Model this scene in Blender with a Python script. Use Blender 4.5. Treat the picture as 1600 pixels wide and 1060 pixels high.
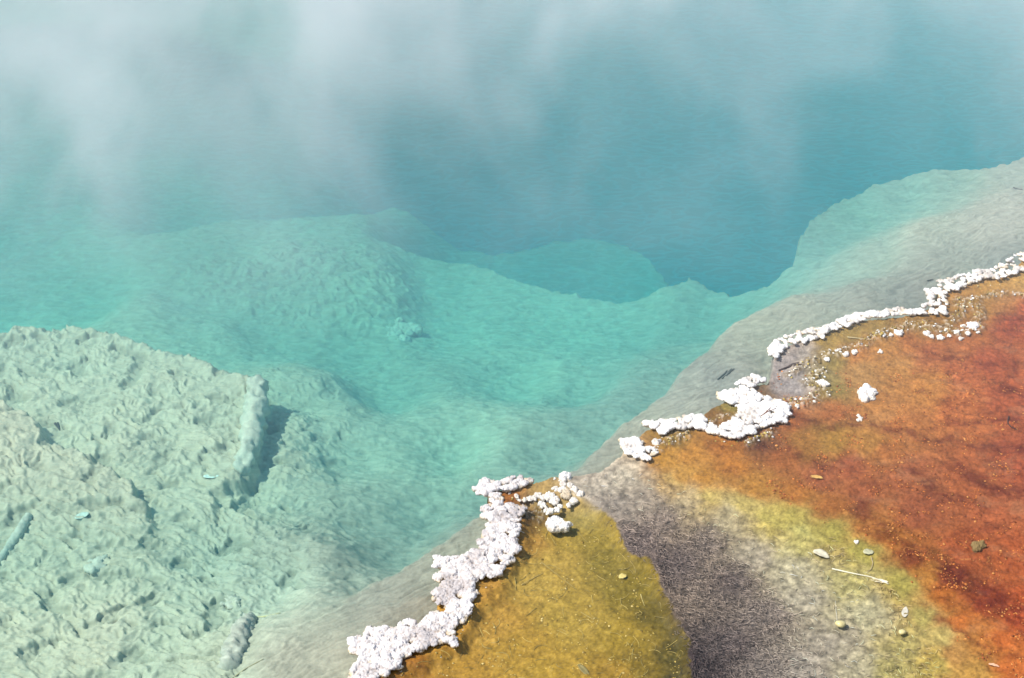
import bpy, math, random
import numpy as np

# ------------------------------------------------------------------ scene, camera, light
sc = bpy.context.scene
for o in list(bpy.data.objects):
    bpy.data.objects.remove(o)
sc.render.engine = 'CYCLES'
sc.cycles.use_denoising = True
sc.cycles.max_bounces = 8
sc.cycles.diffuse_bounces = 2
sc.cycles.glossy_bounces = 2
sc.cycles.transparent_max_bounces = 12
sc.cycles.volume_bounces = 3
sc.cycles.volume_step_rate = 1.0
sc.cycles.volume_max_steps = 128
sc.view_settings.view_transform = 'Standard'
sc.view_settings.look = 'None'
sc.view_settings.exposure = 0.30
sc.view_settings.gamma = 1.0
sc.render.resolution_x, sc.render.resolution_y = 1024, 678

CAMZ, PITCH, HFOV = 4.0, math.radians(33), math.radians(36)
cam_d = bpy.data.cameras.new('camera'); cam = bpy.data.objects.new('camera', cam_d)
sc.collection.objects.link(cam); sc.camera = cam
cam.location = (0, 0, CAMZ); cam.rotation_euler = (math.pi/2 - PITCH, 0, 0)
cam_d.sensor_width = 36; cam_d.lens = 18/math.tan(HFOV/2)
cam_d.clip_start = 0.05; cam_d.clip_end = 2000

SUN_EL, SUN_AZ = math.radians(55), math.radians(-102)     # azimuth from +Y, clockwise
sd = np.array([math.sin(SUN_AZ)*math.cos(SUN_EL), math.cos(SUN_AZ)*math.cos(SUN_EL), math.sin(SUN_EL)])
w = bpy.data.worlds.new('World'); sc.world = w; w.use_nodes = True
wn = w.node_tree; bgn = wn.nodes['Background']
sky = wn.nodes.new('ShaderNodeTexSky'); sky.sky_type = 'NISHITA'; sky.sun_disc = False
sky.sun_elevation = SUN_EL; sky.sun_rotation = SUN_AZ
wn.links.new(sky.outputs[0], bgn.inputs[0]); bgn.inputs[1].default_value = 0.11
ld = bpy.data.lights.new('sun', 'SUN'); ld.energy = 4.3; ld.angle = math.radians(0.5); ld.color = (1, .955, .885)
lo = bpy.data.objects.new('sun', ld); sc.collection.objects.link(lo)
from mathutils import Vector
lo.rotation_euler = Vector(sd).to_track_quat('Z', 'Y').to_euler()

# ------------------------------------------------------------------ picture <-> ground helpers
F = 800/math.tan(HFOV/2); CP, SP = math.cos(PITCH), math.sin(PITCH)
def at(px, py, z=0.0):
    """where the line of sight through (px, py) of the 1600x1060 photograph meets the level z"""
    px = np.asarray(px, float); py = np.asarray(py, float)
    a = (px-800)/F; b = (530-py)/F
    dy = CP + b*SP; dz = -SP + b*CP
    t = (z-CAMZ)/dz
    return a*t, dy*t
def proj(x, y, z=0.0):
    zz = z-CAMZ
    d = np.maximum(y*CP - zz*SP, .3); u = y*SP + zz*CP
    return 800 + F*x/d, 530 - F*u/d
def px0(px, py, d=0.0):
    x, y = at(px, py, -d)
    return proj(x, y)

rng = np.random.default_rng(7)
_perm = np.concatenate([rng.permutation(256)]*3)
_g3 = rng.normal(size=(256, 3)); _g3 /= np.linalg.norm(_g3, axis=1)[:, None]
def noise2(x, y, seed=0):
    x = x+seed*17.31; y = y-seed*9.77
    xi = np.floor(x).astype(np.int64); yi = np.floor(y).astype(np.int64)
    fx = x-xi; fy = y-yi; xi &= 255; yi &= 255
    u = fx*fx*fx*(fx*(fx*6-15)+10); v = fy*fy*fy*(fy*(fy*6-15)+10)
    def g(i, j, dx, dy):
        h = _perm[_perm[(xi+i)]+yi+j]; a = h*(2*math.pi/256)
        return np.cos(a)*dx + np.sin(a)*dy
    n0 = g(0,0,fx,fy)*(1-u)+g(1,0,fx-1,fy)*u
    n1 = g(0,1,fx,fy-1)*(1-u)+g(1,1,fx-1,fy-1)*u
    return (n0*(1-v)+n1*v)*1.5
def fbm2(x, y, oct=4, seed=0, rough=.5):
    s = 0; a = 1; f = 1; t = 0
    for k in range(oct):
        s = s + a*noise2(x*f, y*f, seed+k*3); t += a; a *= rough; f *= 2.03
    return s/t
def noise3(x, y, z, seed=0):
    x = x+seed*13.1; y = y+seed*7.7; z = z-seed*3.3
    xi = np.floor(x).astype(np.int64); yi = np.floor(y).astype(np.int64); zi = np.floor(z).astype(np.int64)
    fx = x-xi; fy = y-yi; fz = z-zi; xi &= 255; yi &= 255; zi &= 255
    q = lambda t: t*t*t*(t*(t*6-15)+10)
    u, v, w_ = q(fx), q(fy), q(fz); r = 0
    for i in (0, 1):
        for j in (0, 1):
            for k in (0, 1):
                h = _g3[_perm[_perm[_perm[xi+i]+yi+j]+zi+k]]
                d = h[:, 0]*(fx-i)+h[:, 1]*(fy-j)+h[:, 2]*(fz-k)
                r = r + d*(u if i else 1-u)*(v if j else 1-v)*(w_ if k else 1-w_)
    return r*1.6
def sstep(a, b, x):
    t = np.clip((x-a)/(b-a), 0, 1); return t*t*(3-2*t)
def lin(c):
    c = np.asarray(c, float)/255
    return np.where(c <= .04045, c/12.92, ((c+.055)/1.055)**2.4)

# coarse layout fields over the photograph's frame, laid flat on the water level
GX0, GX1, GY0, GY1, GS = -700, 2500, -700, 1500, 4
gx, gy = np.meshgrid(np.arange(GX0, GX1+1, GS, dtype=float), np.arange(GY0, GY1+1, GS, dtype=float))
def sample(f, px, py):
    u = np.clip((px-GX0)/GS, 0, f.shape[1]-1.001); v = np.clip((py-GY0)/GS, 0, f.shape[0]-1.001)
    i = u.astype(np.int64); j = v.astype(np.int64); a = u-i; b = v-j
    if f.ndim == 3: a = a[..., None]; b = b[..., None]
    return (f[j, i]*(1-a)+f[j, i+1]*a)*(1-b) + (f[j+1, i]*(1-a)+f[j+1, i+1]*a)*b
def sdf(poly, d=0.0, X=None, Y=None):
    X = gx if X is None else X; Y = gy if Y is None else Y
    P = [tuple(float(v) for v in px0(p[0], p[1], p[2] if len(p) > 2 else d)) for p in poly]
    best = np.full(X.shape, 1e18); ins = np.zeros(X.shape, bool)
    for (x1, y1), (x2, y2) in zip(P, P[1:]+P[:1]):
        ex, ey = x2-x1, y2-y1; L = ex*ex+ey*ey+1e-9
        t = np.clip(((X-x1)*ex+(Y-y1)*ey)/L, 0, 1)
        best = np.minimum(best, (X-x1-t*ex)**2+(Y-y1-t*ey)**2)
        c = ((y1 > Y) != (y2 > Y)) & (X < (x2-x1)*(Y-y1)/((y2-y1) if y2 != y1 else 1e-9)+x1)
        ins ^= c
    s = np.sqrt(best); return np.where(ins, s, -s)
def scatter(pts, vals, p=2.2, eps=300.0):
    vals = np.asarray(vals, float); num = 0; den = 0
    for (a, b), v in zip(pts, vals):
        w_ = 1/((gx-a)**2+((gy-b)*1.25)**2+eps)**p
        num = num + w_[..., None]*v; den = den + w_
    return num/den[..., None]

# ------------------------------------------------------------------ outlines read off the photograph
SHORE = [(330,1400),(480,1180),(545,1070),(562,1010),(622,985),(680,960),(690,890),(750,868),(768,800),(760,765),(800,756),
         (830,752),(862,742),(900,738),(940,730),(972,706),(975,692),(1010,668),(1080,655),(1130,622),(1165,596),(1197,598),
         (1205,575),(1208,548),(1260,522),(1340,497),(1436,486),(1462,470),(1462,452),(1500,436),(1580,418),(1600,402),
         (1800,345),(2100,250),(2500,120)]
LAND = SHORE + [(2700,120),(2700,1800),(300,1800)]
OCHRE = [(560,1400),(600,1060),(650,1030),(715,1000),(745,940),(790,900),(812,850),(820,800),(800,785),(790,775),(810,768),(850,765),(905,775),(935,785),
         (965,822),(985,862),(1018,868),(1035,915),(1062,965),(1078,1010),(1080,1060),(1090,1200),(1080,1400)]
CHANNEL = [(880,742),(930,734),(975,708),(1005,722),(1060,762),(1140,800),(1230,830),(1320,860),(1390,920),(1440,990),(1480,1060),
           (1600,1200),(1700,1400),(1000,1400),(1090,1200),(1080,1060),(1078,1010),(1062,965),(1035,915),(1018,868),(985,862),(965,822),(935,785),(900,765)]
DEEP = [(610,345,1.4),(660,370,1.4),(720,386,1.4),(770,392,1.4),(830,385,1.4),(870,373,1.4),(920,366,1.4),(970,378,1.4),(1010,396,1.4),(1045,418,1.3),(1072,432,.66),(1090,431,.6),(1120,427,.52),(1160,431,.46),(1205,427,.42),(1238,414,.42),
        (1248,396,.42),(1249,374,.45),(1270,345,.46),(1310,316,.44),(1370,288,.4),(1440,270,.34),(1500,262,.28),(1550,256,.2),(1575,242,.15),(1600,222,.1),(1700,170,.1),(2100,20,.1),(2500,-100,.1),(2500,-700,.1),
        (250,-700,.1),(250,0,.9),(350,250,1.2),(480,320,1.4)]
SUB = [(560,375),(650,388),(735,402),(780,422),(840,443),(900,460),(960,472),(1010,474,.8),(1040,458,.74),(1074,436,.64),(1150,300),(1100,100),(600,100),(500,300)]
LEDGE = [(-300,560),(-50,530),(20,515),(110,505),(190,522),(250,545),(285,552),(320,568),(370,585),(400,598),(412,605),(408,650),(400,700),(392,735),(360,748),
         (330,760),(330,900),(300,1100),(-300,1100)]
LEDGE2 = [(-300,600),(0,618),(35,632),(60,655),(95,682),(150,705),(205,735),(235,775),(240,830),(230,900),(250,1100),(-300,1200)]
SHELF = [(300,1400),(330,1120),(420,1020),(500,950),(560,905),(640,865),(740,795),(800,765),(860,737),(900,718),(945,680),(965,662),(1000,628),(1040,600),(1070,560),(1100,535),(1120,515),(1150,490),(1185,475),(1240,460),(1300,440),(1310,400),(1400,340),(1560,290),(2500,0),(2500,1600)]
MOUND = [(380,385),(430,372),(500,372),(570,376),(620,395),(640,430),(610,455),(560,478),(470,480),(400,465),(300,430),(270,395),(310,380)]

sS = sdf(LAND); sO = sdf(OCHRE); sC = sdf(CHANNEL); sD = sdf(DEEP, .15); sB = sdf(SUB, .8)
sE = sdf(LEDGE, .3); sE2 = sdf(LEDGE2, .2); sM = sdf(MOUND, .6); sH = sdf(SHELF, .1)

DEPTH = [(-300,400,1.1),(-300,900,.3),(0,470,.85),(150,470,.85),(0,350,1.1),(0,200,1.4),(200,150,1.5),(300,350,1.3),(350,470,.72),(300,420,.74),(450,520,.74),(550,560,.76),(330,520,.62),(220,500,.6),
 (700,500,.85),(600,620,.7),(700,440,.85),(800,465,.8),(800,600,.72),(900,520,.8),(960,500,.8),(860,480,.8),(930,500,.8),(700,700,.5),(900,600,.62),(1000,520,.75),(1040,500,.6),(1060,530,.45),(550,720,.48),
 (480,650,.55),(450,780,.38),(560,800,.36),(620,830,.28),(650,780,.36),(850,690,.36),(760,740,.33),(930,650,.33),(960,640,.28),(1010,590,.32),(1060,540,.32),
 (1100,470,.62),(1140,455,.55),(1200,447,.46),(1180,440,.5),(1250,430,.38),(450,425,.68),(560,430,.70),(450,490,.76),(350,400,.74),(1280,390,.46),(1330,340,.44),(1400,310,.38),(1480,285,.30),(1580,270,.2),(1600,320,.08),
 (1350,400,.20),(1300,420,.26),(1450,370,.1),(1550,350,.08),(1180,480,.1),(1250,470,.08),(1350,450,.07),(1150,510,.09),(1450,430,.06),(1100,570,.07),(1050,610,.07),
 (1000,650,.06),(960,680,.07),(900,720,.07),(1150,560,.05),(1100,620,.05),(820,740,.22),(860,735,.12),(700,820,.13),(740,800,.12),(650,870,.12),(600,900,.13),
 (540,930,.14),(660,930,.06),(600,950,.06),(500,990,.1),(540,1000,.06),(450,1030,.1),(350,1060,.18),(300,1200,.16),(400,930,.24),(450,880,.26),(520,880,.22),
 (350,850,.3),(300,780,.28),(200,700,.28),(200,600,.32),(450,640,.34),(430,710,.31),(480,600,.42),(520,660,.42),(100,560,.36),(330,640,.3),(380,700,.32),(0,680,.27),(0,800,.28),(100,850,.27),(0,1000,.24),(200,1000,.23),(-200,1000,.4),
 (200,880,.25),(2200,200,.1),(1900,280,.1),(-600,1300,.1),(-600,100,2),(300,-100,2.0),(0,-100,1.7),(450,100,1.9),(520,300,1.5),(420,300,1.4),(600,200,2.2)]
dpts = [tuple(float(v) for v in px0(a, b, d)) for a, b, d in DEPTH]
D0 = scatter(dpts, [(d,) for _, _, d in DEPTH], 1.8, 1800)[..., 0]

# true surface colours (as seen in full sun, sRGB), scattered over the bank and the pool floor
POOLC = (182,176,152)
COL = [ # pool floor and shelf
 (100,600,0.3,(206,188,162)),(300,700,.3,(205,187,161)),(100,950,.15,(202,184,158)),(300,1000,.15,(188,180,155)),(450,950,.2,(186,180,158)),(500,1030,.1,(172,158,138)),
 (600,930,.1,(160,148,132)),(640,940,.05,(152,136,118)),(690,850,.1,(165,152,134)),(740,800,.1,(162,150,134)),(860,740,.1,(160,148,134)),(930,700,.07,(160,148,132)),
 (1000,640,.07,(166,156,138)),(1070,600,.07,(160,152,138)),(1130,570,.05,(150,144,134)),(1180,500,.08,(172,162,142)),(1250,470,.08,(170,158,140)),(1350,450,.07,(156,146,132)),
 (1420,460,.05,(140,132,122)),(1500,400,.07,(158,148,134)),(1550,330,.08,(180,165,150)),(1450,330,.1,(176,166,148)),(1350,380,.15,(170,166,148)),(1300,340,.4,(150,158,140)),(1250,400,.4,(150,158,142)),(1400,300,.3,(158,158,142)),
 (1150,540,.06,(158,148,132)),(1580,400,.05,(142,134,126)),(1600,280,.1,(176,160,144)),(500,500,.9,POOLC),(800,550,.8,POOLC),(0,200,1.2,POOLC),(700,700,.5,POOLC),(500,420,.6,(170,172,150)),
 (900,400,1,POOLC),(-300,700,.3,(206,188,162)),
 # ochre pond
 (640,1040,0,(176,110,16)),(700,1020,0,(186,132,30)),(760,960,0,(190,138,42)),(800,1000,0,(186,138,34)),(850,1040,0,(188,142,34)),(900,950,0,(182,142,46)),(850,880,0,(190,148,56)),
 (820,830,0,(186,128,42)),(880,820,0,(178,140,48)),(940,830,0,(160,128,38)),(960,860,0,(146,118,34)),(1000,900,0,(140,112,20)),(1030,950,0,(116,92,12)),(1060,1010,0,(92,74,6)),
 (1060,1060,0,(86,68,4)),(980,980,0,(168,130,24)),(960,1050,0,(172,126,22)),(1000,1040,0,(138,106,12)),(800,775,0,(176,98,26)),(850,770,0,(176,144,78)),(835,795,0,(120,78,20)),
 (910,790,0,(176,146,72)),
 # grey outflow channel
 (930,750,0,(200,187,166)),(980,735,0,(210,198,174)),(960,780,0,(160,148,134)),(1000,840,0,(120,106,101)),(1040,800,0,(136,122,114)),(1010,770,0,(158,145,130)),(1060,870,0,(108,95,91)),
 (1080,950,0,(66,55,56)),(1100,1030,0,(72,60,60)),(1140,1000,0,(98,86,84)),(1150,900,0,(108,95,91)),(1200,950,0,(128,116,108)),(1200,1040,0,(124,114,106)),(1110,840,0,(124,111,105)),
 (1250,1040,0,(158,148,134)),(1300,1000,0,(166,155,136)),(1260,920,0,(180,170,146)),(1180,860,0,(176,164,142)),(1240,880,0,(190,180,148)),(1140,810,0,(178,166,132)),(1070,775,0,(182,168,132)),
 (1340,1040,0,(180,170,138)),(1350,950,0,(188,180,142)),
 # yellow-green margin
 (1050,748,0,(186,160,92)),(1100,775,0,(190,166,86)),(1160,790,0,(186,164,86)),(1200,815,0,(190,172,84)),(1250,840,0,(186,176,98)),(1240,805,0,(172,156,72)),(1300,825,0,(164,150,66)),
 (1350,860,0,(158,146,64)),(1330,900,0,(182,172,104)),(1400,910,0,(160,146,64)),(1440,960,0,(166,150,76)),(1420,1000,0,(180,166,96)),(1480,990,0,(176,156,84)),(1460,1040,0,(178,158,70)),
 (1390,1050,0,(172,160,92)),(1520,1050,0,(176,132,52)),(1500,1020,0,(180,128,60)),(1540,1010,0,(182,112,44)),
 # orange to red mat
 (1035,715,0,(186,124,30)),(1060,740,0,(186,128,34)),(1100,745,0,(184,118,32)),(1080,700,0,(184,116,34)),(1150,720,0,(180,104,28)),(1180,760,0,(180,116,36)),(1140,695,0,(174,98,26)),
 (1240,775,0,(172,98,32)),(1300,790,0,(168,92,36)),(1360,820,0,(176,100,38)),(1400,840,0,(176,100,30)),(1440,890,0,(182,110,34)),(1470,930,0,(184,92,20)),(1500,970,0,(188,90,22)),
 (1560,1000,0,(190,86,22)),(1590,1050,0,(190,90,26)),(1600,960,0,(178,70,20)),(1420,870,0,(140,62,20)),(1480,900,0,(132,52,18)),(1540,940,0,(150,58,18)),(1500,860,0,(160,72,32)),
 (1560,800,0,(172,82,44)),(1440,800,0,(154,76,42)),(1350,770,0,(156,78,40)),(1280,740,0,(158,82,46)),(1230,710,0,(166,88,36)),(1330,720,0,(158,76,42)),(1420,740,0,(164,84,46)),
 (1520,740,0,(168,82,40)),(1590,720,0,(160,70,36)),(1590,860,0,(172,76,32)),(1380,700,0,(168,92,40)),(1300,680,0,(164,118,38)),(1260,690,0,(160,104,36)),(1360,690,0,(176,118,46)),
 (1240,650,0,(176,92,40)),(1300,640,0,(168,90,42)),(1400,660,0,(182,100,46)),(1500,640,0,(184,92,42)),(1580,620,0,(172,76,36)),(1450,600,0,(186,112,48)),(1380,640,0,(182,112,52)),
 (1350,580,0,(176,128,66)),(1300,610,0,(144,124,56)),(1280,585,0,(140,124,70)),(1400,570,0,(180,118,54)),(1450,550,0,(172,86,44)),(1540,560,0,(166,72,36)),(1580,500,0,(162,66,32)),
 (1340,550,0,(186,108,50)),(1500,580,0,(180,86,42)),(1420,530,0,(178,96,42)),(1500,530,0,(172,88,40)),
 # pools behind the upper crust
 (1240,545,0,(160,144,130)),(1215,600,0,(160,150,144)),(1230,570,0,(160,148,140)),(1260,552,0,(162,150,136)),(1240,600,0,(164,154,146)),(1290,535,0,(160,128,50)),(1330,520,0,(150,122,52)),
 (1370,513,0,(146,118,48)),(1430,505,0,(150,112,44)),(1480,480,0,(150,104,34)),(1500,460,0,(176,118,44)),(1550,445,0,(186,138,56)),(1600,440,0,(184,140,60)),(1530,470,0,(158,108,36)),
 (1570,470,0,(176,110,50)),(1600,480,0,(180,80,40)),(1480,505,0,(146,98,32)),(1310,560,0,(150,128,60)),(1380,530,0,(182,116,50)),(1200,610,0,(112,78,16)),(1150,630,0,(134,120,44)),
 (1130,652,0,(136,90,30)),(1050,680,0,(146,112,34)),(1200,690,0,(120,70,34)),(1180,685,0,(130,80,34)),(1600,1200,0,(188,88,28)),(1900,800,0,(168,76,38)),(1900,400,0,(170,74,38)),(1100,1300,0,(92,80,78)),
 (800,1300,0,(186,138,34)),(1400,1300,0,(172,160,92))]
landc = [c for c in COL if c[2] == 0]; poolc = [c for c in COL if c[2] != 0]
CL = scatter([tuple(float(v) for v in px0(c[0], c[1])) for c in landc], [lin(c[3]) for c in landc], 2.2, 260)
CW = scatter([tuple(float(v) for v in px0(c[0], c[1], c[2])) for c in poolc], [lin(c[3])*1.12 for c in poolc], 1.8, 900)
# keep channel and pond colours on their own side of the sharp bank between them
inO = [c for c in landc if c[0] < 1085 and c[3][2] < 85 and c[1] > 760 and not (c[0] > 1030 and c[1] < 800)]
inC = [c for c in landc if 900 < c[0] < 1700 and c[1] > 705 and c not in inO]
CO = scatter([(c[0], c[1]) for c in inO], [lin(c[3]) for c in inO], 2.2, 260)
CC = scatter([(c[0], c[1]) for c in inC], [lin(c[3]) for c in inC], 2.0, 700)

# ------------------------------------------------------------------ ground sheet
def graded(a, b, s, lo_, hi_):
    core = list(np.arange(a, b, s)); k = s
    up = [core[-1]]
    while up[-1] < hi_: k *= 1.12; up.append(up[-1]+k)
    k = s; dn = [core[0]]
    while dn[-1] > lo_: k *= 1.12; dn.append(dn[-1]-k)
    return np.array(dn[::-1][:-1]+core+up[1:])
xs = graded(-3.9, 4.1, .0046, -400, 400)
ys = [3.75]
while ys[-1] < 11.2: ys.append(ys[-1]+.0046+.0011*(ys[-1]-3.75))
ys = list(ys); k = .013
while ys[-1] < 500: k *= 1.15; ys.append(ys[-1]+k)
k = .0046; dn = [ys[0]]
while dn[-1] > -300: k *= 1.15; dn.append(dn[-1]-k)
ys = np.array(dn[::-1][:-1]+ys)
XX, YY = np.meshgrid(xs, ys); NY, NX = XX.shape
X = XX.ravel(); Y = YY.ravel()

def layout(X, Y, fine=True):
    """height and colour of the ground at world points"""
    PX, PY = proj(X, Y)
    wx = fbm2(X*2.2, Y*2.2, 4, 11); wy = fbm2(X*2.2, Y*2.2, 4, 12)
    wfx = fbm2(X*14, Y*14, 3, 13); wfy = fbm2(X*14, Y*14, 3, 14)
    k = np.clip(3.2/np.maximum(Y, 1), .25, 1)*1.6
    s = lambda f, c=10, e=7: sample(f, PX+(wx*c+wfx*e)*k, PY+(wy*c+wfy*e)*k*.7)
    shore = s(sS, 2, 5); och = s(sO, 4, 9); cha = s(sC, 6, 8); deep = s(sD, 8, 9); sub = s(sB, 10, 9)
    led = s(sE, 8, 12); led2 = s(sE2, 14, 14); shf = s(sH, 8, 7); mnd = s(sM, 20, 12)
    dep = s(D0, 12, 6)
    # pool floor ---------------------------------------------------------
    dep = np.where(dep < .16, dep+.035*sstep(.16, .08, dep), dep)
    dep = dep + (1.42-dep)*sstep(-6, 18, sub)*sstep(540, 720, PX)
    dep = dep - .05*sstep(-40, 20, mnd)
    wl = sstep(-9, 3, led)*sstep(760, 620, PY)
    dep = dep*(1-wl) + np.minimum(dep, .29+.05*wx)*wl + .04*(1-wl)*sstep(-60, -5, led)*sstep(900, 700, PY)
    dep = dep - .08*sstep(-5, 9, led2)*sstep(790, 680, PY)
    dep = dep + .15*sstep(9, -26, shf)*sstep(1260, 1120, PX)*sstep(-260, -40, shf)*sstep(470, 640, PX)
    lo_ = 430+.42*np.clip(PY, 0, 400)
    dn_ = sstep(-2, 26, deep)*sstep(0, 1, (PX+26*wx-lo_)/(430-.80*np.clip(PY, 0, 400)))
    dep = dep*(1-dn_) + dn_*(2.8+2.6*sstep(0, 170, deep)+.4*wx) 
    inpool = sstep(3, -3, shore)
    # relief: lumpy, wind-row like rolls on the ledges, finer flow lines on the shelf
    shelf = sstep(.26, .16, dep)*sstep(-250, -130, shore)
    tilt = -.62*X + Y
    fl = fbm2(X*10+tilt*5+wx*3.5, tilt*44+wy*7, 4, 31, .6)
    lump2 = fbm2(X*9, Y*11, 4, 35)
    q = Y + .38*X + .16*wy + .03*wfy; qx = X - .3*Y + .12*wx
    f1 = noise2(qx*5.5, q*17, 21); f2 = noise2(qx*13+3, q*36, 24); f3 = fbm2(qx*30, q*66+f1, 2, 27)
    flake = np.clip(1-np.abs(f1), 0, 1)**1.5*.55 + np.clip(1-np.abs(f2), 0, 1)**2*.42 + .20*f3                    # overlapping wind-row flakes
    big = fbm2(X*1.7, Y*2.1, 2, 29)
    holes = sstep(.30, .60, noise2(X*7.5, Y*9.5, 33)*1.1+.25*f2)
    left = sstep(.62, .42, dep)*(1-shelf)*sstep(640, 420, PX)                            # the coated ledges on the left
    mndw = sstep(-25, 15, mnd)
    fine = fbm2(qx*16, (Y+.1*X)*40, 3, 36)
    gully = noise2(X*14+wx*2, Y*3.4, 38)
    zp = -dep + left*(.033*(flake-.75)+.016*big-.024*holes+.008*lump2) \
         + (1-shelf)*(1-left)*(.010*fine+.013*lump2+.012*big*sstep(.3, .6, dep)) + mndw*(.006*(1-np.abs(gully))+.022*lump2+.012*f2) \
         + shelf*(.0085*fl+.007*lump2+.004*fine)
    zp = np.minimum(zp, -.014+.004*lump2)
    # bank ---------------------------------------------------------------
    m = fbm2(X*16, Y*16, 5, 41); m2 = fbm2(X*60, Y*60, 3, 45)
    zl = -.010 + .007*m + .0042*m2
    zl = zl - .034*sstep(-3, 22, och)
    zl = zl - .012*sstep(-4, 30, cha)
    # crumbly low ridges behind the upper crust
    ridge = sample(RID, PX+wfx*8, PY+wfy*5)
    zl = zl + ridge*(.009+.016*np.clip(m2+.1, 0, 1)+.008*m)
    hump = sstep(.25, .7, fbm2(X*3.1+4, Y*4.2, 3, 47))*(1-sstep(-10, 10, och))*(1-sstep(-20, 5, cha))
    zl = zl + .006*hump
    z = zp*inpool + zl*(1-inpool)
    # the basin's far and side banks, out of the picture
    rr = np.hypot(X/12, (Y-9.5)/8.6)
    bank = sstep(.84, 1.08, rr); z = z*(1-bank) + bank*(.22+.05*fbm2(X*.3, Y*.3, 3, 50)+sstep(1.1, 12, rr)*.8)
    # colours --------------------------------------------------------------
    cw = s(CW, 14, 8); cl = s(CL, 16, 12); co = s(CO, 16, 14); cc = s(CC, 16, 14)
    a = (sstep(-1.5, 1.5, och)*sstep(780, 800, PY+wfy*6))[:, None]; b = (sstep(-10, 4, cha)*(1-a[:, 0]))[:, None]
    co = co*np.array([.86, .92, .85])
    cl = cl*(1-a)+co*a; cc = cc*1.04; cl = cl*(1-b)+cc*np.array([1.04, 1, .95])*(.82+.30*np.clip(fbm2(X*30, Y*34, 3, 58)[:, None]*2.2, -1, 1))*b
    # mottling of the mats: real variation in the growth
    mot = fbm2(X*26, Y*26, 5, 61, .62); mot2 = fbm2(X*95, Y*95, 3, 66, .7); blot = fbm2(X*5, Y*7, 4, 69, .6)
    red = np.clip((cl[:, 0]-cl[:, 1]*1.9)/.25, 0, 1)
    grit = noise2(X*150, Y*150, 81)
    f = np.clip(1 + .60*mot + .48*mot2 + .18*grit, .35, 1.9)
    stk = fbm2((X*.77-Y*.64)*5+wx, (X*.64+Y*.77)*34+wy*5, 4, 78, .6)
    f = f*(1+.26*stk*(1-a[:, 0]))
    cl = cl*f[:, None]
    cl = cl + (cl.mean(1, keepdims=True)-cl)*np.array([.02, .0, .06])
    cl = cl*(1+red[:, None]*np.array([-.04, .26, -.02]))
    dk = sstep(.10, .42, blot)*red
    cl = cl*(1-dk[:, None]*np.array([.26, .33, .34]))
    lt = sstep(.12, .45, -blot)*red
    cl = cl*(1-lt[:, None]) + lt[:, None]*(cl*.88+np.array([.06, .042, .022]))
    seam = sstep(.07, .0, np.abs(fbm2(X*2.6+Y*1.2+.5*wx, Y*5.5, 3, 72)))*red*sstep(-.1, .25, fbm2(X*3, Y*3, 2, 75))
    seam = seam*(.6+.8*np.clip(mot, -.5, .5))
    cl = cl*(1-seam[:, None]*np.array([.50, .52, .46]))
    dkl = sample(DKL, PX+wx*26+wfx*12, PY+wy*18+wfy*9)*sstep(-.35, .15, mot+.5*wfx)
    cl = cl*(1-dkl[:, None]*np.array([.52, .62, .58]))
    v = np.abs(fbm2(X*4.2+.8*wx, Y*7.5+.8*wy, 3, 83, .55)); vm = sstep(.0, .3, fbm2(X*2.1, Y*2.6, 2, 85))*red
    halo = sstep(.050, .018, v)*vm; rim_ = sstep(.016, .005, v)*vm*sstep(-.45, -.05, mot2+.3*grit)
    cl = cl*(1-halo[:, None]*np.array([.42, .48, .45])); cl = cl*(1-.8*rim_[:, None]) + .8*rim_[:, None]*np.array([.62, .24, .06])
    dots = sstep(.42, .62, noise2(X*55, Y*60, 87)+.3*grit)*red*sstep(-.2, .3, fbm2(X*4, Y*5, 2, 88))
    cl = cl*(1-dots[:, None]*np.array([.45, .5, .5]))
    vo = sstep(.05, .0, np.abs(noise2(X*17+wx, Y*20, 89)))*a[:, 0]*.22*sstep(-.1, .3, mot)
    cl = cl*(1-vo[:, None]); z = z + (.0035*rim_-.0015*halo+.003*sstep(.1, .5, mot)*(1-b[:, 0]))*(1-inpool)
    gr = (a[:, 0])*sstep(.2, .5, mot)*.28
    cl = cl*(1-gr[:, None]) + gr[:, None]*np.array([.60, .40, .10])
    rk = ridge*sstep(.05, .35, m2+.25*mot)
    cl = cl*(1-.85*rk[:, None]) + .85*rk[:, None]*np.array([.60, .52, .40])
    hb = ridge*(1-sstep(.0, .2, m2+.3*mot))*.55
    cl = cl*(1-hb[:, None]) + hb[:, None]*np.array([.20, .13, .03])
    fl2 = fbm2(X*9+tilt*5+wx*3, tilt*62+wy*9, 3, 33)
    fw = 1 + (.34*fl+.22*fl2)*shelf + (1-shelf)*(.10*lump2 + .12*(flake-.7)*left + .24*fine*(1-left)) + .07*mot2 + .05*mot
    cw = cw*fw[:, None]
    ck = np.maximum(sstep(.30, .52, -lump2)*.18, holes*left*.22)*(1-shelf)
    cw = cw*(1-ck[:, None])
    ip = inpool[:, None]
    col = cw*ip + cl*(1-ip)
    col = col*(1-bank[:, None]) + bank[:, None]*np.array([.42, .38, .32])*(1+.2*mot)[:, None]
    return z, np.clip(col/1.18, .005, .85), dict(shore=shore, och=och, cha=cha)

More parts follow.
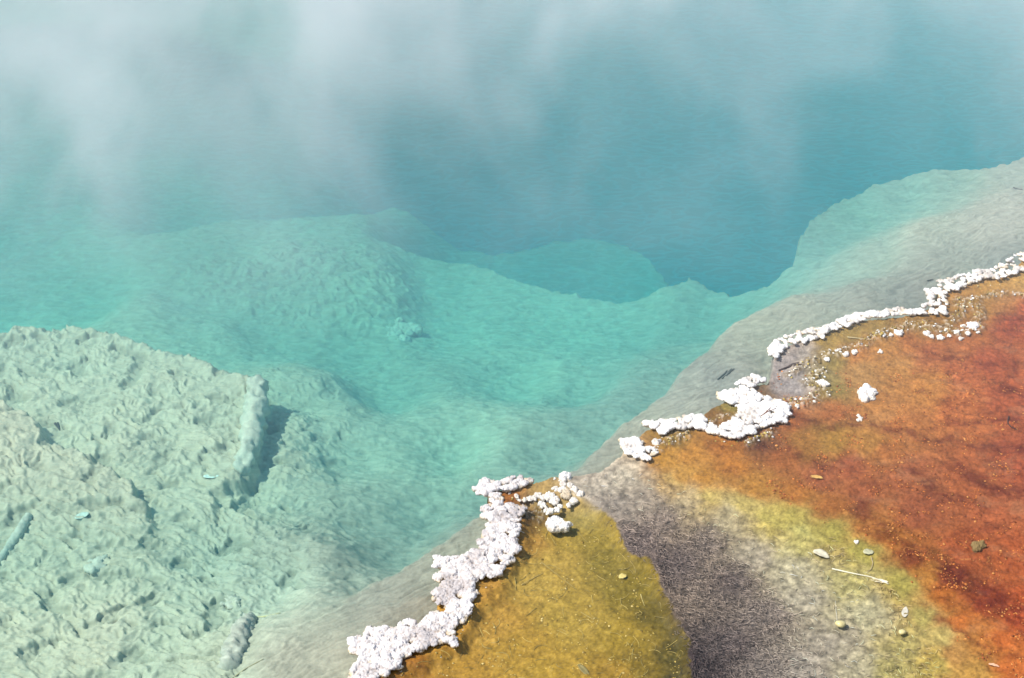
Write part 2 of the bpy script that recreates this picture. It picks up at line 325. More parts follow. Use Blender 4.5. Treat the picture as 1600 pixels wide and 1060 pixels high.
# crumbly ridges (soft masks)
RIDGES = [([(1230,585),(1262,566),(1300,552),(1340,540),(1370,522),(1420,508),(1460,512),(1500,518),(1530,512)], 9),
          ([(1232,628),(1262,625),(1290,612),(1262,596),(1280,580)], 11),
          ([(1480,506),(1500,490),(1500,470),(1530,480),(1528,500)], 9),
          ([(1510,468),(1540,462),(1570,455),(1610,462)], 6),
          ([(1028,700),(1050,685),(1070,680)], 8), ([(1100,660),(1130,650),(1150,650)], 7), ([(1170,690),(1205,676)], 7),
          ([(820,795),(835,800),(845,785),(840,775)], 8)]
RID = np.zeros(gx.shape)
for line, wd in RIDGES:
    for (x1, y1), (x2, y2) in zip(line, line[1:]):
        ex, ey = x2-x1, y2-y1; t = np.clip(((gx-x1)*ex+(gy-y1)*ey)/(ex*ex+ey*ey), 0, 1)
        dd = np.hypot(gx-x1-t*ex, (gy-y1-t*ey)*1.3)
        RID = np.maximum(RID, sstep(wd*1.5, wd*.4, dd))

DKL = np.zeros(gx.shape)
for line, wd in [([(1240,648),(1290,668),(1345,656),(1400,668),(1450,692),(1490,686),(1530,694),(1620,705)],6), ([(1345,790),(1400,842),(1440,872),(1490,902),(1540,932),(1600,965)],14),
                 ([(1480,655),(1530,662),(1600,652)],5), ([(1500,730),(1550,760),(1600,765)],7), ([(1590,560),(1560,600),(1600,625)],5), ([(1420,735),(1470,770),(1540,790)],6),
                 ([(1180,690),(1240,700),(1300,720)],6), ([(1420,540),(1470,560),(1510,545)],4), ([(1460,960),(1510,985),(1550,1010)],4)]:
    for (x1, y1), (x2, y2) in zip(line, line[1:]):
        ex, ey = x2-x1, y2-y1; t = np.clip(((gx-x1)*ex+(gy-y1)*ey)/(ex*ex+ey*ey), 0, 1)
        DKL = np.maximum(DKL, sstep(wd*1.9, wd*.3, np.hypot(gx-x1-t*ex, gy-y1-t*ey)))
def mesh_np(name, V, Fc, nper, col=None, smooth=True):
    me = bpy.data.meshes.new(name)
    me.vertices.add(len(V)); me.vertices.foreach_set('co', np.asarray(V, np.float32).ravel())
    Fc = np.asarray(Fc, np.int32); n = len(Fc)
    me.loops.add(n*nper); me.loops.foreach_set('vertex_index', Fc.ravel())
    me.polygons.add(n); me.polygons.foreach_set('loop_start', np.arange(n, dtype=np.int32)*nper)
    me.polygons.foreach_set('loop_total', np.full(n, nper, np.int32))
    me.update(calc_edges=True)
    if smooth: me.polygons.foreach_set('use_smooth', np.ones(n, bool))
    if col is not None:
        at_ = me.attributes.new('col', 'FLOAT_COLOR', 'POINT')
        c4 = np.ones((len(V), 4), np.float32); c4[:, :3] = col
        at_.data.foreach_set('color', c4.ravel())
    me.validate()
    return me
def link(name, me, mat=None, parent=None):
    o = bpy.data.objects.new(name, me); sc.collection.objects.link(o)
    if mat and not me.materials: me.materials.append(mat)
    if parent: o.parent = parent
    return o
def tag(o, label=None, cat=None, group=None, kind=None):
    if label: o['label'] = label
    if cat: o['category'] = cat
    if group: o['group'] = group
    if kind: o['kind'] = kind
    return o

# ------------------------------------------------------------------ materials
def newmat(name):
    m = bpy.data.materials.new(name); m.use_nodes = True
    nt = m.node_tree; b = nt.nodes['Principled BSDF']; return m, nt, b
def attr_mat(name, rough=.7, bump=.3, bscale=90, spec=.4, bdist=.004, var=.12):
    m, nt, b = newmat(name); N, L = nt.nodes.new, nt.links.new
    a = N('ShaderNodeAttribute'); a.attribute_name = 'col'
    tc = N('ShaderNodeTexCoord')
    n1 = N('ShaderNodeTexNoise'); n1.inputs['Scale'].default_value = bscale; n1.inputs['Detail'].default_value = 5; n1.inputs['Roughness'].default_value = .65
    L(tc.outputs['Object'], n1.inputs['Vector'])
    mr = N('ShaderNodeMapRange'); mr.inputs[1].default_value = .25; mr.inputs[2].default_value = .75
    mr.inputs[3].default_value = 1-var; mr.inputs[4].default_value = 1+var
    L(n1.outputs['Fac'], mr.inputs[0])
    vm = N('ShaderNodeVectorMath'); vm.operation = 'SCALE'
    L(a.outputs['Color'], vm.inputs[0]); L(mr.outputs[0], vm.inputs['Scale'])
    L(vm.outputs[0], b.inputs['Base Color'])
    bp = N('ShaderNodeBump'); bp.inputs['Strength'].default_value = bump; bp.inputs['Distance'].default_value = bdist
    L(n1.outputs['Fac'], bp.inputs['Height']); L(bp.outputs[0], b.inputs['Normal'])
    b.inputs['Roughness'].default_value = rough; b.inputs['Specular IOR Level'].default_value = spec
    return m
M_ground = attr_mat('ground_mat', .65, .5, 120, .25)
M_crust = attr_mat('sinter_mat', .8, .55, 160, .3, .003, .06)
M_wood = attr_mat('wood_mat', .8, .5, 200, .3, .002, .25)
M_leaf = attr_mat('leaf_mat', .5, .3, 200, .4, .001, .12)

# ------------------------------------------------------------------ ground
Z, CG, _ = layout(X, Y)
i = np.arange(NY*NX).reshape(NY, NX)
faces = np.stack([i[:-1, :-1], i[:-1, 1:], i[1:, 1:], i[1:, :-1]], -1).reshape(-1, 4)
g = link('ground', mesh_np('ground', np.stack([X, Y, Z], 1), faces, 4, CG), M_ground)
tag(g, 'pool floor, shelves and coloured mineral bank', kind='structure')
del faces, i
def gz(x, y):
    x = np.atleast_1d(np.asarray(x, float)); y = np.atleast_1d(np.asarray(y, float))
    return layout(x, y)[0]
def drop(px, py, it=6):
    """the ground point seen at a picture position (through the water where there is any)"""
    px = np.atleast_1d(np.asarray(px, float)); py = np.atleast_1d(np.asarray(py, float)); z = np.zeros(len(px))
    for _ in range(it):
        x, y = at(px, py, z); z = .5*z+.5*gz(x, y)
    x, y = at(px, py, z); return x, y, gz(x, y)

# ------------------------------------------------------------------ water: one closed body
def water_body():
    m = bpy.data.materials.new('spring_water'); m.use_nodes = True; nt = m.node_tree
    for n in list(nt.nodes): nt.nodes.remove(n)
    N, L = nt.nodes.new, nt.links.new
    out = N('ShaderNodeOutputMaterial'); tr = N('ShaderNodeBsdfTransparent'); gl = N('ShaderNodeBsdfGlossy'); gl.inputs['Roughness'].default_value = .04
    mx = N('ShaderNodeMixShader'); fr = N('ShaderNodeFresnel'); fr.inputs['IOR'].default_value = 1.33
    tc = N('ShaderNodeTexCoord'); mp = N('ShaderNodeMapping'); mp.inputs['Scale'].default_value = (.8, 1.5, 1); L(tc.outputs['Object'], mp.inputs[0])
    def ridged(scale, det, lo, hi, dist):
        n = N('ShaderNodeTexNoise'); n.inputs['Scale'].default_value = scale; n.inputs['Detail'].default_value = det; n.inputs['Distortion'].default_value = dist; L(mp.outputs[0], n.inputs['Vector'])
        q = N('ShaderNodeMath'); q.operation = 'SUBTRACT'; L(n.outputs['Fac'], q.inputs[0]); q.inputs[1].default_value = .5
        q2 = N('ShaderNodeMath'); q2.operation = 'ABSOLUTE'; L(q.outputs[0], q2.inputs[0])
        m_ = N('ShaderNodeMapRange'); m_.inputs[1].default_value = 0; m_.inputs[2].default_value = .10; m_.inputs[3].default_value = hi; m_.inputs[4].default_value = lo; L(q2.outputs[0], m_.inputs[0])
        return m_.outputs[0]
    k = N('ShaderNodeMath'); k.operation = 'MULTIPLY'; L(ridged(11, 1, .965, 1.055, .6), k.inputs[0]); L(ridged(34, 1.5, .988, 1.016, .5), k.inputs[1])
    L(k.outputs[0], tr.inputs['Color'])  # ripple and caustic light painted into the surface's transmission colour, brightening along the ridges
    ge = N('ShaderNodeNewGeometry'); io = N('ShaderNodeMapRange'); io.inputs[3].default_value = 1.33; io.inputs[4].default_value = 1/1.33
    L(ge.outputs['Backfacing'], io.inputs[0]); L(io.outputs[0], fr.inputs['IOR'])
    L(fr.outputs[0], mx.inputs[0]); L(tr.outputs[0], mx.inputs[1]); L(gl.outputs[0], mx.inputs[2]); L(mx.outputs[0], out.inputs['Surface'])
    ab = N('ShaderNodeVolumeAbsorption'); ab.inputs['Color'].default_value = (.0, .885, .88, 1); ab.inputs['Density'].default_value = .76
    s_ = N('ShaderNodeVolumeScatter'); s_.inputs['Color'].default_value = (.09, .56, .78, 1); s_.inputs['Density'].default_value = .30; s_.inputs['Anisotropy'].default_value = 0
    ad = N('ShaderNodeAddShader'); L(ab.outputs[0], ad.inputs[0]); L(s_.outputs[0], ad.inputs[1]); L(ad.outputs[0], out.inputs['Volume'])
    m.cycles.homogeneous_volume = True if hasattr(m.cycles, 'homogeneous_volume') else False
    x0, x1, y0, y1, zb = -14, 14, .3, 20, -8
    ax = np.unique(np.concatenate([[x0, x1], np.linspace(x0, -3.9, 12), np.arange(-3.9, 4.1, .02), np.linspace(4.12, x1, 12)])); ay = np.unique(np.concatenate([[y0, y1], np.arange(3.6, 11, .025), np.linspace(11.1, y1, 12)]))
    gx_, gy_ = np.meshgrid(ax, ay); h, w_ = gx_.shape; wave = .0011*fbm2(gx_*5, gy_*9, 3, 91).ravel()
    wave = wave.reshape(h, w_); wave[0] = wave[-1] = 0; wave[:, 0] = wave[:, -1] = 0
    V = np.stack([gx_.ravel(), gy_.ravel(), wave.ravel()], 1); idx = np.arange(h*w_).reshape(h, w_)
    Fs = [list(q) for q in np.stack([idx[:-1, :-1], idx[:-1, 1:], idx[1:, 1:], idx[1:, :-1]], -1).reshape(-1, 4)]
    n0 = len(V); V = np.vstack([V, [(x0,y0,zb),(x1,y0,zb),(x1,y1,zb),(x0,y1,zb)]])
    Fs += [[n0+3, n0+2, n0+1, n0], list(idx[0, ::-1])+[n0, n0+1], list(idx[::-1, -1])+[n0+1, n0+2], list(idx[-1, :])+[n0+2, n0+3], list(idx[:, 0])+[n0+3, n0]]
    me = bpy.data.meshes.new('water'); me.from_pydata(V.tolist(), [], Fs); me.update()
    me.polygons.foreach_set('use_smooth', [len(f) == 4 for f in Fs])
    o = link('water', me, m)
    tag(o, 'clear turquoise hot spring water', kind='structure')
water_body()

# ------------------------------------------------------------------ steam drifting over the far side
def steam():
    m = bpy.data.materials.new('steam'); m.use_nodes = True; nt = m.node_tree
    for n in list(nt.nodes): nt.nodes.remove(n)
    N, L = nt.nodes.new, nt.links.new
    out = N('ShaderNodeOutputMaterial'); pv = N('ShaderNodeVolumePrincipled'); L(pv.outputs[0], out.inputs['Volume'])
    pv.inputs['Color'].default_value = (.985, .995, 1, 1); pv.inputs['Anisotropy'].default_value = -.4
    tc = N('ShaderNodeTexCoord')
    mp = N('ShaderNodeMapping'); mp.inputs['Scale'].default_value = (1, .55, .75); mp.inputs['Location'].default_value = (STX, 3.1, 0); mp.inputs['Rotation'].default_value = (0, .45, 0)
    L(tc.outputs['Object'], mp.inputs[0])
    n1 = N('ShaderNodeTexNoise'); n1.inputs['Scale'].default_value = 1.3; n1.inputs['Detail'].default_value = 6; n1.inputs['Roughness'].default_value = .6; n1.inputs['Distortion'].default_value = .5
    L(mp.outputs[0], n1.inputs['Vector'])
    r1 = N('ShaderNodeMapRange'); r1.interpolation_type = 'SMOOTHSTEP'; r1.inputs[1].default_value = .42; r1.inputs[2].default_value = .72; L(n1.outputs['Fac'], r1.inputs[0])
    sp = N('ShaderNodeSeparateXYZ'); L(tc.outputs['Object'], sp.inputs[0])
    ry = N('ShaderNodeMapRange'); ry.inputs[1].default_value = 5.7; ry.inputs[2].default_value = 9.6; ry.inputs[3].default_value = 0; ry.inputs[4].default_value = 1; L(sp.outputs['Y'], ry.inputs[0])
    ry2 = N('ShaderNodeMapRange'); ry2.inputs[1].default_value = 7.4; ry2.inputs[2].default_value = 11.5; ry2.inputs[3].default_value = 0.045; ry2.inputs[4].default_value = .40; L(sp.outputs['Y'], ry2.inputs[0])
    rx = N('ShaderNodeMapRange'); rx.inputs[1].default_value = -2.8; rx.inputs[2].default_value = 1.6; rx.inputs[3].default_value = 1.3; rx.inputs[4].default_value = .42; L(sp.outputs['X'], rx.inputs[0])
    rz = N('ShaderNodeMapRange'); rz.inputs[1].default_value = 2.0; rz.inputs[2].default_value = .9; rz.inputs[3].default_value = 0; rz.inputs[4].default_value = 1; L(sp.outputs['Z'], rz.inputs[0])
    def mul(a, b, k=None):
        q = N('ShaderNodeMath'); q.operation = 'MULTIPLY'; L(a, q.inputs[0])
        if b is not None: L(b, q.inputs[1])
        else: q.inputs[1].default_value = k
        return q.outputs[0]
    p = mul(mul(r1.outputs[0], ry.outputs[0]), None, 1.0)
    ad = N('ShaderNodeMath'); ad.operation = 'ADD'; L(p, ad.inputs[0]); L(ry2.outputs[0], ad.inputs[1])
    d = mul(mul(mul(ad.outputs[0], rx.outputs[0]), rz.outputs[0]), None, STD)
    L(d, pv.inputs['Density'])
    x0, x1, y0, y1, z0, z1 = -7, 7, 4.7, 13.5, .03, 2.0
    V = [(x0,y0,z1),(x1,y0,z1),(x1,y1,z1),(x0,y1,z1),(x0,y0,z0),(x1,y0,z0),(x1,y1,z0),(x0,y1,z0)]
    Q = [(0,1,2,3),(7,6,5,4),(0,4,5,1),(1,5,6,2),(2,6,7,3),(3,7,4,0)]
    o = link('steam', mesh_np('steam', V, Q, 4, smooth=False), m)
    tag(o, 'white steam drifting over the deep blue far side of the pool', 'steam', kind='stuff')
STX, STD = 2.0, 1.1
steam()

# ------------------------------------------------------------------ crusts: swollen nodules fused into one rim piece
import bmesh
def ico(sub=2):
    bm = bmesh.new(); bmesh.ops.create_icosphere(bm, subdivisions=sub, radius=1)
    V = np.array([v.co[:] for v in bm.verts]); T = np.array([[v.index for v in f.verts] for f in bm.faces]); bm.free(); return V, T
IV, IT = ico(2); IV1, IT1 = ico(1)
def fused(name, C, R, flat=.7, vox=.0035, rough=1.0, tint=None, seed=0, smooth=3, base=(.84, .82, .80), stain=1.):
    """union of balls, remeshed into one skin and roughened"""
    n = len(C); sc3 = np.stack([R, R, R*flat], 1)
    rq = np.random.default_rng(seed+100); st_ = rq.uniform(.72, 1.5, n); an = rq.uniform(0, math.pi, n)
    U = IV[None]*(1+.28*noise3(IV[:, 0]*1.3+seed, IV[:, 1]*1.3, IV[:, 2]*1.3, seed))[None, :, None]*sc3[:, None]*np.stack([st_, 1/st_, np.ones(n)], 1)[:, None]
    ca, sa = np.cos(an)[:, None], np.sin(an)[:, None]
    U = np.stack([U[..., 0]*ca-U[..., 1]*sa, U[..., 0]*sa+U[..., 1]*ca, U[..., 2]], -1)
    V = (U+C[:, None]).reshape(-1, 3)
    T = (IT[None]+(np.arange(n)*len(IV))[:, None, None]).reshape(-1, 3)
    me = mesh_np('tmp', V, T, 3); o = bpy.data.objects.new('tmp', me); sc.collection.objects.link(o)
    md = o.modifiers.new('r', 'REMESH'); md.mode = 'VOXEL'; md.voxel_size = vox; md.use_smooth_shade = True
    sm = o.modifiers.new('s', 'SMOOTH'); sm.factor = .5; sm.iterations = smooth
    dg = bpy.context.evaluated_depsgraph_get(); me2 = bpy.data.meshes.new_from_object(o.evaluated_get(dg))
    bpy.data.objects.remove(o); bpy.data.meshes.remove(me)
    nv = len(me2.vertices); P = np.empty(nv*3, np.float32); me2.vertices.foreach_get('co', P); P = P.reshape(-1, 3).astype(float)
    Nn = np.empty(nv*3, np.float32); me2.vertices.foreach_get('normal', Nn); Nn = Nn.reshape(-1, 3)
    x, y, z = P.T
    b1 = .5-np.abs(noise3(x*48, y*48, z*48, seed)); b2 = .5-np.abs(noise3(x*110, y*110, z*110, seed+2)); b3 = noise3(x*230, y*230, z*230, seed+3)
    b0 = noise3(x*24, y*24, z*24, seed+11)
    dsp = rough*(.009*b1+.0085*b2+.0050*b3+.0075*b0*np.clip(.4+np.abs(Nn[:, 2]), 0, 1))
    P2 = P+Nn*dsp[:, None]
    me2.vertices.foreach_set('co', P2.astype(np.float32).ravel())
    c = np.full((nv, 3), 1.)*np.array(base)
    t = np.array(tint if tint is not None else (.80, .76, .72))
    patch = sstep(.05, .45, noise3(x*9, y*9, z*9, seed+5)+.25*noise3(x*60, y*60, z*60, seed+6))*.85*sstep(-.2, .5, Nn[:, 2])
    c = c*(1-patch[:, None])+t*patch[:, None]
    st = stain*sstep(.011, -.001, P2[:, 2]+.006*noise3(x*40, y*40, z*40, seed+7))       # mineral stain at the waterline
    c = c*(1-st[:, None]*.85)+np.array([.60, .47, .27])*st[:, None]*.85
    pit = np.maximum(sstep(.30, .46, np.abs(noise3(x*70, y*70, z*70, seed+9)))*.45, sstep(.12, -.1, b1+b2)*.5)
    c = c*(1-pit[:, None]*np.array([.35, .45, .55]))
    a = me2.attributes.new('col', 'FLOAT_COLOR', 'POINT'); c4 = np.ones((nv, 4), np.float32); c4[:, :3] = c
    a.data.foreach_set('color', c4.ravel()); me2.materials.clear(); me2.name = name
    me2.update()
    return me2
def poly_fill(poly, n, rr, edge_step, er, top=.014, holes=(), seed=1, edgez=.006):
    """ball centres and radii: lobes along the outline and smaller ones inside (pixel-sized radii)"""
    r = np.random.default_rng(seed); P = np.array(poly, float); out = []
    def inside(x, y, m=0):
        return sdf_px(poly, x, y) > m and all(sdf_px(h, x, y) < 2 for h in holes)
    for a, b in zip(P, np.roll(P, -1, 0)):
        L = np.linalg.norm(b-a); k = max(1, int(L/edge_step))
        for t in (np.arange(k)+r.uniform(.1, .9))/k:
            q = a+(b-a)*min(t, 1); R = r.uniform(*er)
            # push inwards
            nrm = np.array([-(b-a)[1], (b-a)[0]])/(L+1e-6)
            for s_ in (1, -1):
                c = q+nrm*s_*R*.75
                if sdf_px(poly, *c) > 0:
                    o_ = -nrm*s_*R*r.uniform(-.3, .55); out.append((c[0]+o_[0], c[1]+o_[1], R*r.uniform(.7, 1.1), edgez+r.uniform(-.005, .009))); break
    x0, y0 = P.min(0); x1, y1 = P.max(0); c = 0; tries = 0
    while c < n and tries < n*60:
        tries += 1; x, y = r.uniform(x0, x1), r.uniform(y0, y1); R = r.uniform(*rr)
        if inside(x, y, R*.7): out.append((x, y, R, top*r.uniform(.2, 1.0))); c += 1
    return out
def sdf_px(poly, x, y):
    return float(sdf(poly, 0, np.array([[float(x)]]), np.array([[float(y)]]))[0, 0])
def balls(lst, zoff=0.0):
    a = np.array(lst); z = a[:, 3]+zoff
    x, y = at(a[:, 0], a[:, 1], np.maximum(z, 0)); d = np.hypot(np.hypot(x, y), CAMZ)
    R = a[:, 2]*d/F
    return np.stack([x, y, z], 1), R

CRUST_LOW = C1 = [(752,751),(742,766),(758,774),(770,786),(756,793),(757,812),(770,818),(756,831),(750,849),(754,858),(724,866),(683,871),(681,885),(691,890),(678,904),
      (686,912),(674,931),(683,943),(700,953),(676,960),(656,972),(646,967),(625,972),(618,979),(601,978),(571,984),(569,995),(547,1002),(549,1016),(561,1026),
      (554,1040),(546,1062),(540,1085),(575,1085),(590,1055),(625,1043),(622,1026),(656,1018),(683,1006),(714,1007),(710,992),(707,977),(724,972),(734,958),(737,938),
      (744,934),(741,904),(778,902),(788,890),(798,870),(809,860),(805,846),(809,826),(815,809),(822,790),(785,790),(783,768),(802,766),(831,756),(822,748),
      (802,744),(788,751),(771,751)]
C3A = [(967,687),(980,683),(994,684),(1004,691),(1013,694),(1029,701),(1027,710),(1020,716),(1005,720),(985,711),(974,703)]
C3B = [(1002,662),(1022,656),(1053,655),(1078,649),(1095,649),(1101,656),(1093,660),(1107,662),(1122,667),(1135,662),(1152,654),(1150,645),(1158,637),(1146,634),
       (1129,626),(1122,619),(1129,612),(1146,608),(1155,604),(1152,597),(1169,590),(1183,587),(1197,594),(1180,601),(1178,608),(1186,615),(1197,622),(1220,625),
       (1234,633),(1234,645),(1226,659),(1203,664),(1180,669),(1172,679),(1158,684),(1146,687),(1129,681),(1112,676),(1090,670),(1073,667),(1045,674),(1033,679),(1025,670)]
C4 = [(1198,550),(1205,537),(1236,523),(1258,517),(1284,512),(1301,506),(1320,496),(1341,490),(1368,487),(1406,482),(1432,485),(1451,473),(1446,455),(1468,449),
      (1467,439),(1497,431),(1519,425),(1542,422),(1576,414),(1573,405),(1600,394),(1700,362),(1800,332),(1930,296),(2060,262),(2060,290),(1930,322),(1800,360),(1700,390),(1600,424),(1562,436),(1536,436),(1500,449),(1474,459),
      (1482,473),(1479,492),(1454,492),(1409,493),(1369,497),(1341,504),(1318,512),(1290,520),(1288,528),(1259,534),(1231,537),(1222,550),(1214,561),(1202,557)]
def crust(poly, label, n, rr, es, er, seed, tint=(.58, .53, .48), base=(.86, .84, .81), flat=.28, vox=.0035, top=.016, rough=1.0, holes=(), group='white mineral rim pieces along the pool edge'):
    C, R = balls(poly_fill(poly, n, rr, es, er, top, holes, seed), -.003)
    o = link('sinter_crust', fused('sinter_crust', C, R*1.07, flat, vox, rough*.72, tint, seed, 5, base), M_crust)
    tag(o, label, 'mineral crust', group); return o
crust(C1, 'long lumpy white crust at the lower left edge of the ochre pond, greyed on top', 420, (5, 9), 7, (4, 10.5), 3, (.46, .42, .41), (.70, .665, .65), .32, .0030)
crust(C3A, 'short white crust lump where the grey outflow leaves the pool', 40, (4, 6), 6, (4, 6.5), 5)
crust(C3B, 'thick white crust with a forked twig lying on it, left of the red mat', 260, (3.5, 6.5), 5, (3, 7.5), 6)
crust([(a, b-1.5) if b_ else (a, b) for (a, b), b_ in zip(C4, [1]*25+[0]*60)], 'long thin white crust running to the right edge above the brown pools', 520, (3, 5), 5, (2.6, 6.2), 7, vox=.0042, top=.010)

# loose stones -----------------------------------------------------------
def stone(px, py, rx, ry, label, seed, name='sinter_stone', tint=None, cat='stone', group=None, base=(.84, .82, .78), rough=.8, h=.9):
    r = np.random.default_rng(seed); n = int(10+rx*1.2); L = []
    for k in range(n):
        a = r.uniform(0, 2*math.pi); q = math.sqrt(r.uniform(0, .75))
        L.append((px+math.cos(a)*q*rx*.85, py+math.sin(a)*q*ry*.85, r.uniform(.32, .55)*min(rx, ry*1.5), 0))
    zc = float(drop(px, py)[2][0])
    C, R = balls(L); C[:, 2] = max(zc, -.012)+R*.25*r.uniform(.3, 1.4, len(R))
    me = fused(name, C, R, h, max(.0016, min(.0035, float(R.mean())*.16)), rough*min(1, float(R.mean())/.016), tint, seed, stain=.3, base=base)
    o = link(name, me, M_crust); tag(o, label, cat, group); return o
stone(872, 818, 17, 9, 'lone oval white stone in the ochre pond below the pebble cluster', 31)
stone(1355, 614, 13, 12, 'largest white stone on the orange mat', 32)
stone(1286, 598, 9, 5, 'small flat pale stone on the olive crumbs left of the largest stone', 33)
stone(882, 744, 10, 7, 'white stone topmost in the pebble cluster at the pond inlet', 34)
stone(885, 770, 8, 10, 'beige upright stone in the middle of the pebble cluster', 35, tint=(.52, .44, .32), base=(.62, .53, .40))
stone(1026, 689, 7, 6, 'greyish white stone just above the short crust lump at the outflow', 36, base=(.66, .65, .66))
stone(1343, 650, 5, 8, 'small grey-white stone on the dark seam between the orange and red mats', 37)
stone(1338, 846, 4, 3, 'tiny bright white pebble on the yellow-green margin', 38)
stone(1521, 512, 8, 5, 'white stone at the right end of the crumbly ridge', 39)
grp = 'white pebbles clustered at the inlet of the ochre pond'
for k, (a, b, r_) in enumerate([(866,746,2.5),(868,761,5),(878,763,6),(896,764,6),(907,768,6),(896,780,6),(889,787,4.5),(858,774,8),(867,780,7),(848,786,6),(858,796,7),(870,794,5),
        (842,771,5),(835,775,5),(828,776,5),(819,778,4),(807,773,4),(796,767,3),(812,779,3),(850,775,5),(890,756,5),(880,755,5),(875,788,4),(838,770,4)]):
    stone(a, b, r_, r_*.85, 'small white pebble in the cluster at the inlet of the ochre pond', 50+k, name='pebble', cat='pebble', group=grp)
grp = 'white chips along the crumbly ridge'
for k, (a, b, r_) in enumerate([(1372,516,3),(1380,524,4),(1404,520,6),(1392,522,3.5),(1448,520,5),(1456,524,4),(1470,526,5),(1483,524,4),(1494,519,5),(1502,527,4),(1512,521,4),
        (1505,510,4),(1517,505,5),(1528,519,3),(1322,553,5),(1336,550,5),(1296,545,3),(1376,548,4),(1310,548,3),(1292,562,4),(1252,625,3),(1262,619,3),(1272,627,3),(1246,634,4)]):
    stone(a, b, r_, r_*.7, 'small white chip on the crumbly ridge behind the upper crust', 90+k, name='pebble', cat='pebble', group=grp)

# ------------------------------------------------------------------ small grains, crumbs: beyond counting
def grains(name, label, cat, pts, Rr, cols, seed, sink=.3, flat=.7):
    r = np.random.default_rng(seed); x, y, z = pts; n = len(x)
    R = r.uniform(*Rr, n)*r.uniform(.6, 1, n); S = np.stack([R*r.uniform(.7, 1.5, n), R*r.uniform(.7, 1.4, n), R*flat], 1)
    a = r.uniform(0, 6.28, n); V = IV1[None]*S[:, None]*(1+.35*r.normal(size=(n, len(IV1), 1)).clip(-1, 1))
    ca, sa = np.cos(a)[:, None], np.sin(a)[:, None]
    V = np.stack([V[..., 0]*ca-V[..., 1]*sa, V[..., 0]*sa+V[..., 1]*ca, V[..., 2]], -1)
    V = V+np.stack([x, y, z+R*flat*(1-2*sink)], 1)[:, None]
    T = (IT1[None]+(np.arange(n)*len(IV1))[:, None, None]).reshape(-1, 3)
    cols = np.array(cols); c = cols[r.integers(0, len(cols), n)]*r.uniform(.75, 1.2, (n, 1))
    c = np.repeat(c[:, None], len(IV1), 1).reshape(-1, 3)
    o = link(name, mesh_np(name, V.reshape(-1, 3), T, 3, c.clip(0, .9), smooth=False), M_crust); tag(o, label, cat, kind='stuff'); return o
def scat(n, box, mask, seed):
    r = np.random.default_rng(seed); x0, y0, x1, y1 = box
    px = r.uniform(x0, x1, n*8); py = r.uniform(y0, y1, n*8); m = mask(px, py) > r.uniform(0, 1, n*8)
    px, py = px[m][:n], py[m][:n]
    x, y = at(px, py); return x, y, gz(x, y)
grains('sinter_gravel', 'white and yellow mineral crumbs strewn along the low ridges behind the crusts', 'gravel',
       scat(1900, (1000, 440, 1640, 700), lambda a, b: sample(RID, a, b)**2*(.3+.7*sstep(-.1, .3, noise2(a/9, b/7, 3))), 1), (.0022, .0075),
       [(.8,.76,.68),(.75,.68,.5),(.55,.42,.12),(.4,.28,.06),(.8,.78,.74),(.30,.20,.06)], 2)
FR = np.zeros(gx.shape)
for line, wd in [([(1222,556),(1262,538),(1292,526),(1320,517),(1345,509),(1370,502),(1410,498),(1482,497)],5),([(1484,470),(1505,455),(1540,443),(1600,434)],4),
                 ([(1035,684),(1080,674),(1110,681),(1150,690)],6),([(1186,610),(1200,622),(1225,630)],5),([(1100,660),(1150,652)],6),([(812,850),(800,880),(785,905),(745,915),(742,945),(725,980),(712,1010),(660,1025),(628,1050)],5),
                 ([(790,772),(812,782),(825,800)],6)]:
    for (x1, y1), (x2, y2) in zip(line, line[1:]):
        ex, ey = x2-x1, y2-y1; t = np.clip(((gx-x1)*ex+(gy-y1)*ey)/(ex*ex+ey*ey), 0, 1)
        FR = np.maximum(FR, sstep(wd*1.8, wd*.5, np.hypot(gx-x1-t*ex, gy-y1-t*ey)))
grains('rim_crumbs', 'golden brown crumbs fringing the inner side of the white crusts', 'gravel', scat(1500, (600, 420, 1640, 1060), lambda a, b: sample(FR, a, b)**2, 21), (.0022, .0055),
       [(.50,.36,.08),(.42,.28,.05),(.62,.50,.22),(.30,.18,.04),(.78,.72,.58)], 22)
def m_red(a, b):
    return sstep(30, 70, -sample(sC, a, b))*sstep(8, 20, sample(sS, a, b))*(a > 1180)*sstep(.05, .4, noise2(a/38, b/22, 5)+.25*noise2(a/9, b/6, 6))
grains('mat_crumbs', 'orange and rust coloured growths dotted over the red mat', 'mat growth', scat(2200, (1180, 580, 1640, 1080), m_red, 3), (.0018, .0058),
       [(.60,.20,.04),(.48,.14,.03),(.62,.27,.07),(.25,.07,.02),(.36,.10,.03)], 4, flat=.5)
def m_och(a, b): return sstep(5, 25, sample(sO, a, b))*sstep(-.2, .5, noise2(a/30, b/20, 7))
grains('pond_specks', 'yellow flakes and specks lying in the ochre pond', 'flakes', scat(620, (560, 780, 1090, 1080), m_och, 5), (.0015, .0052),
       [(.50,.32,.05),(.58,.40,.10),(.30,.18,.03),(.66,.48,.18)], 6, flat=.25)

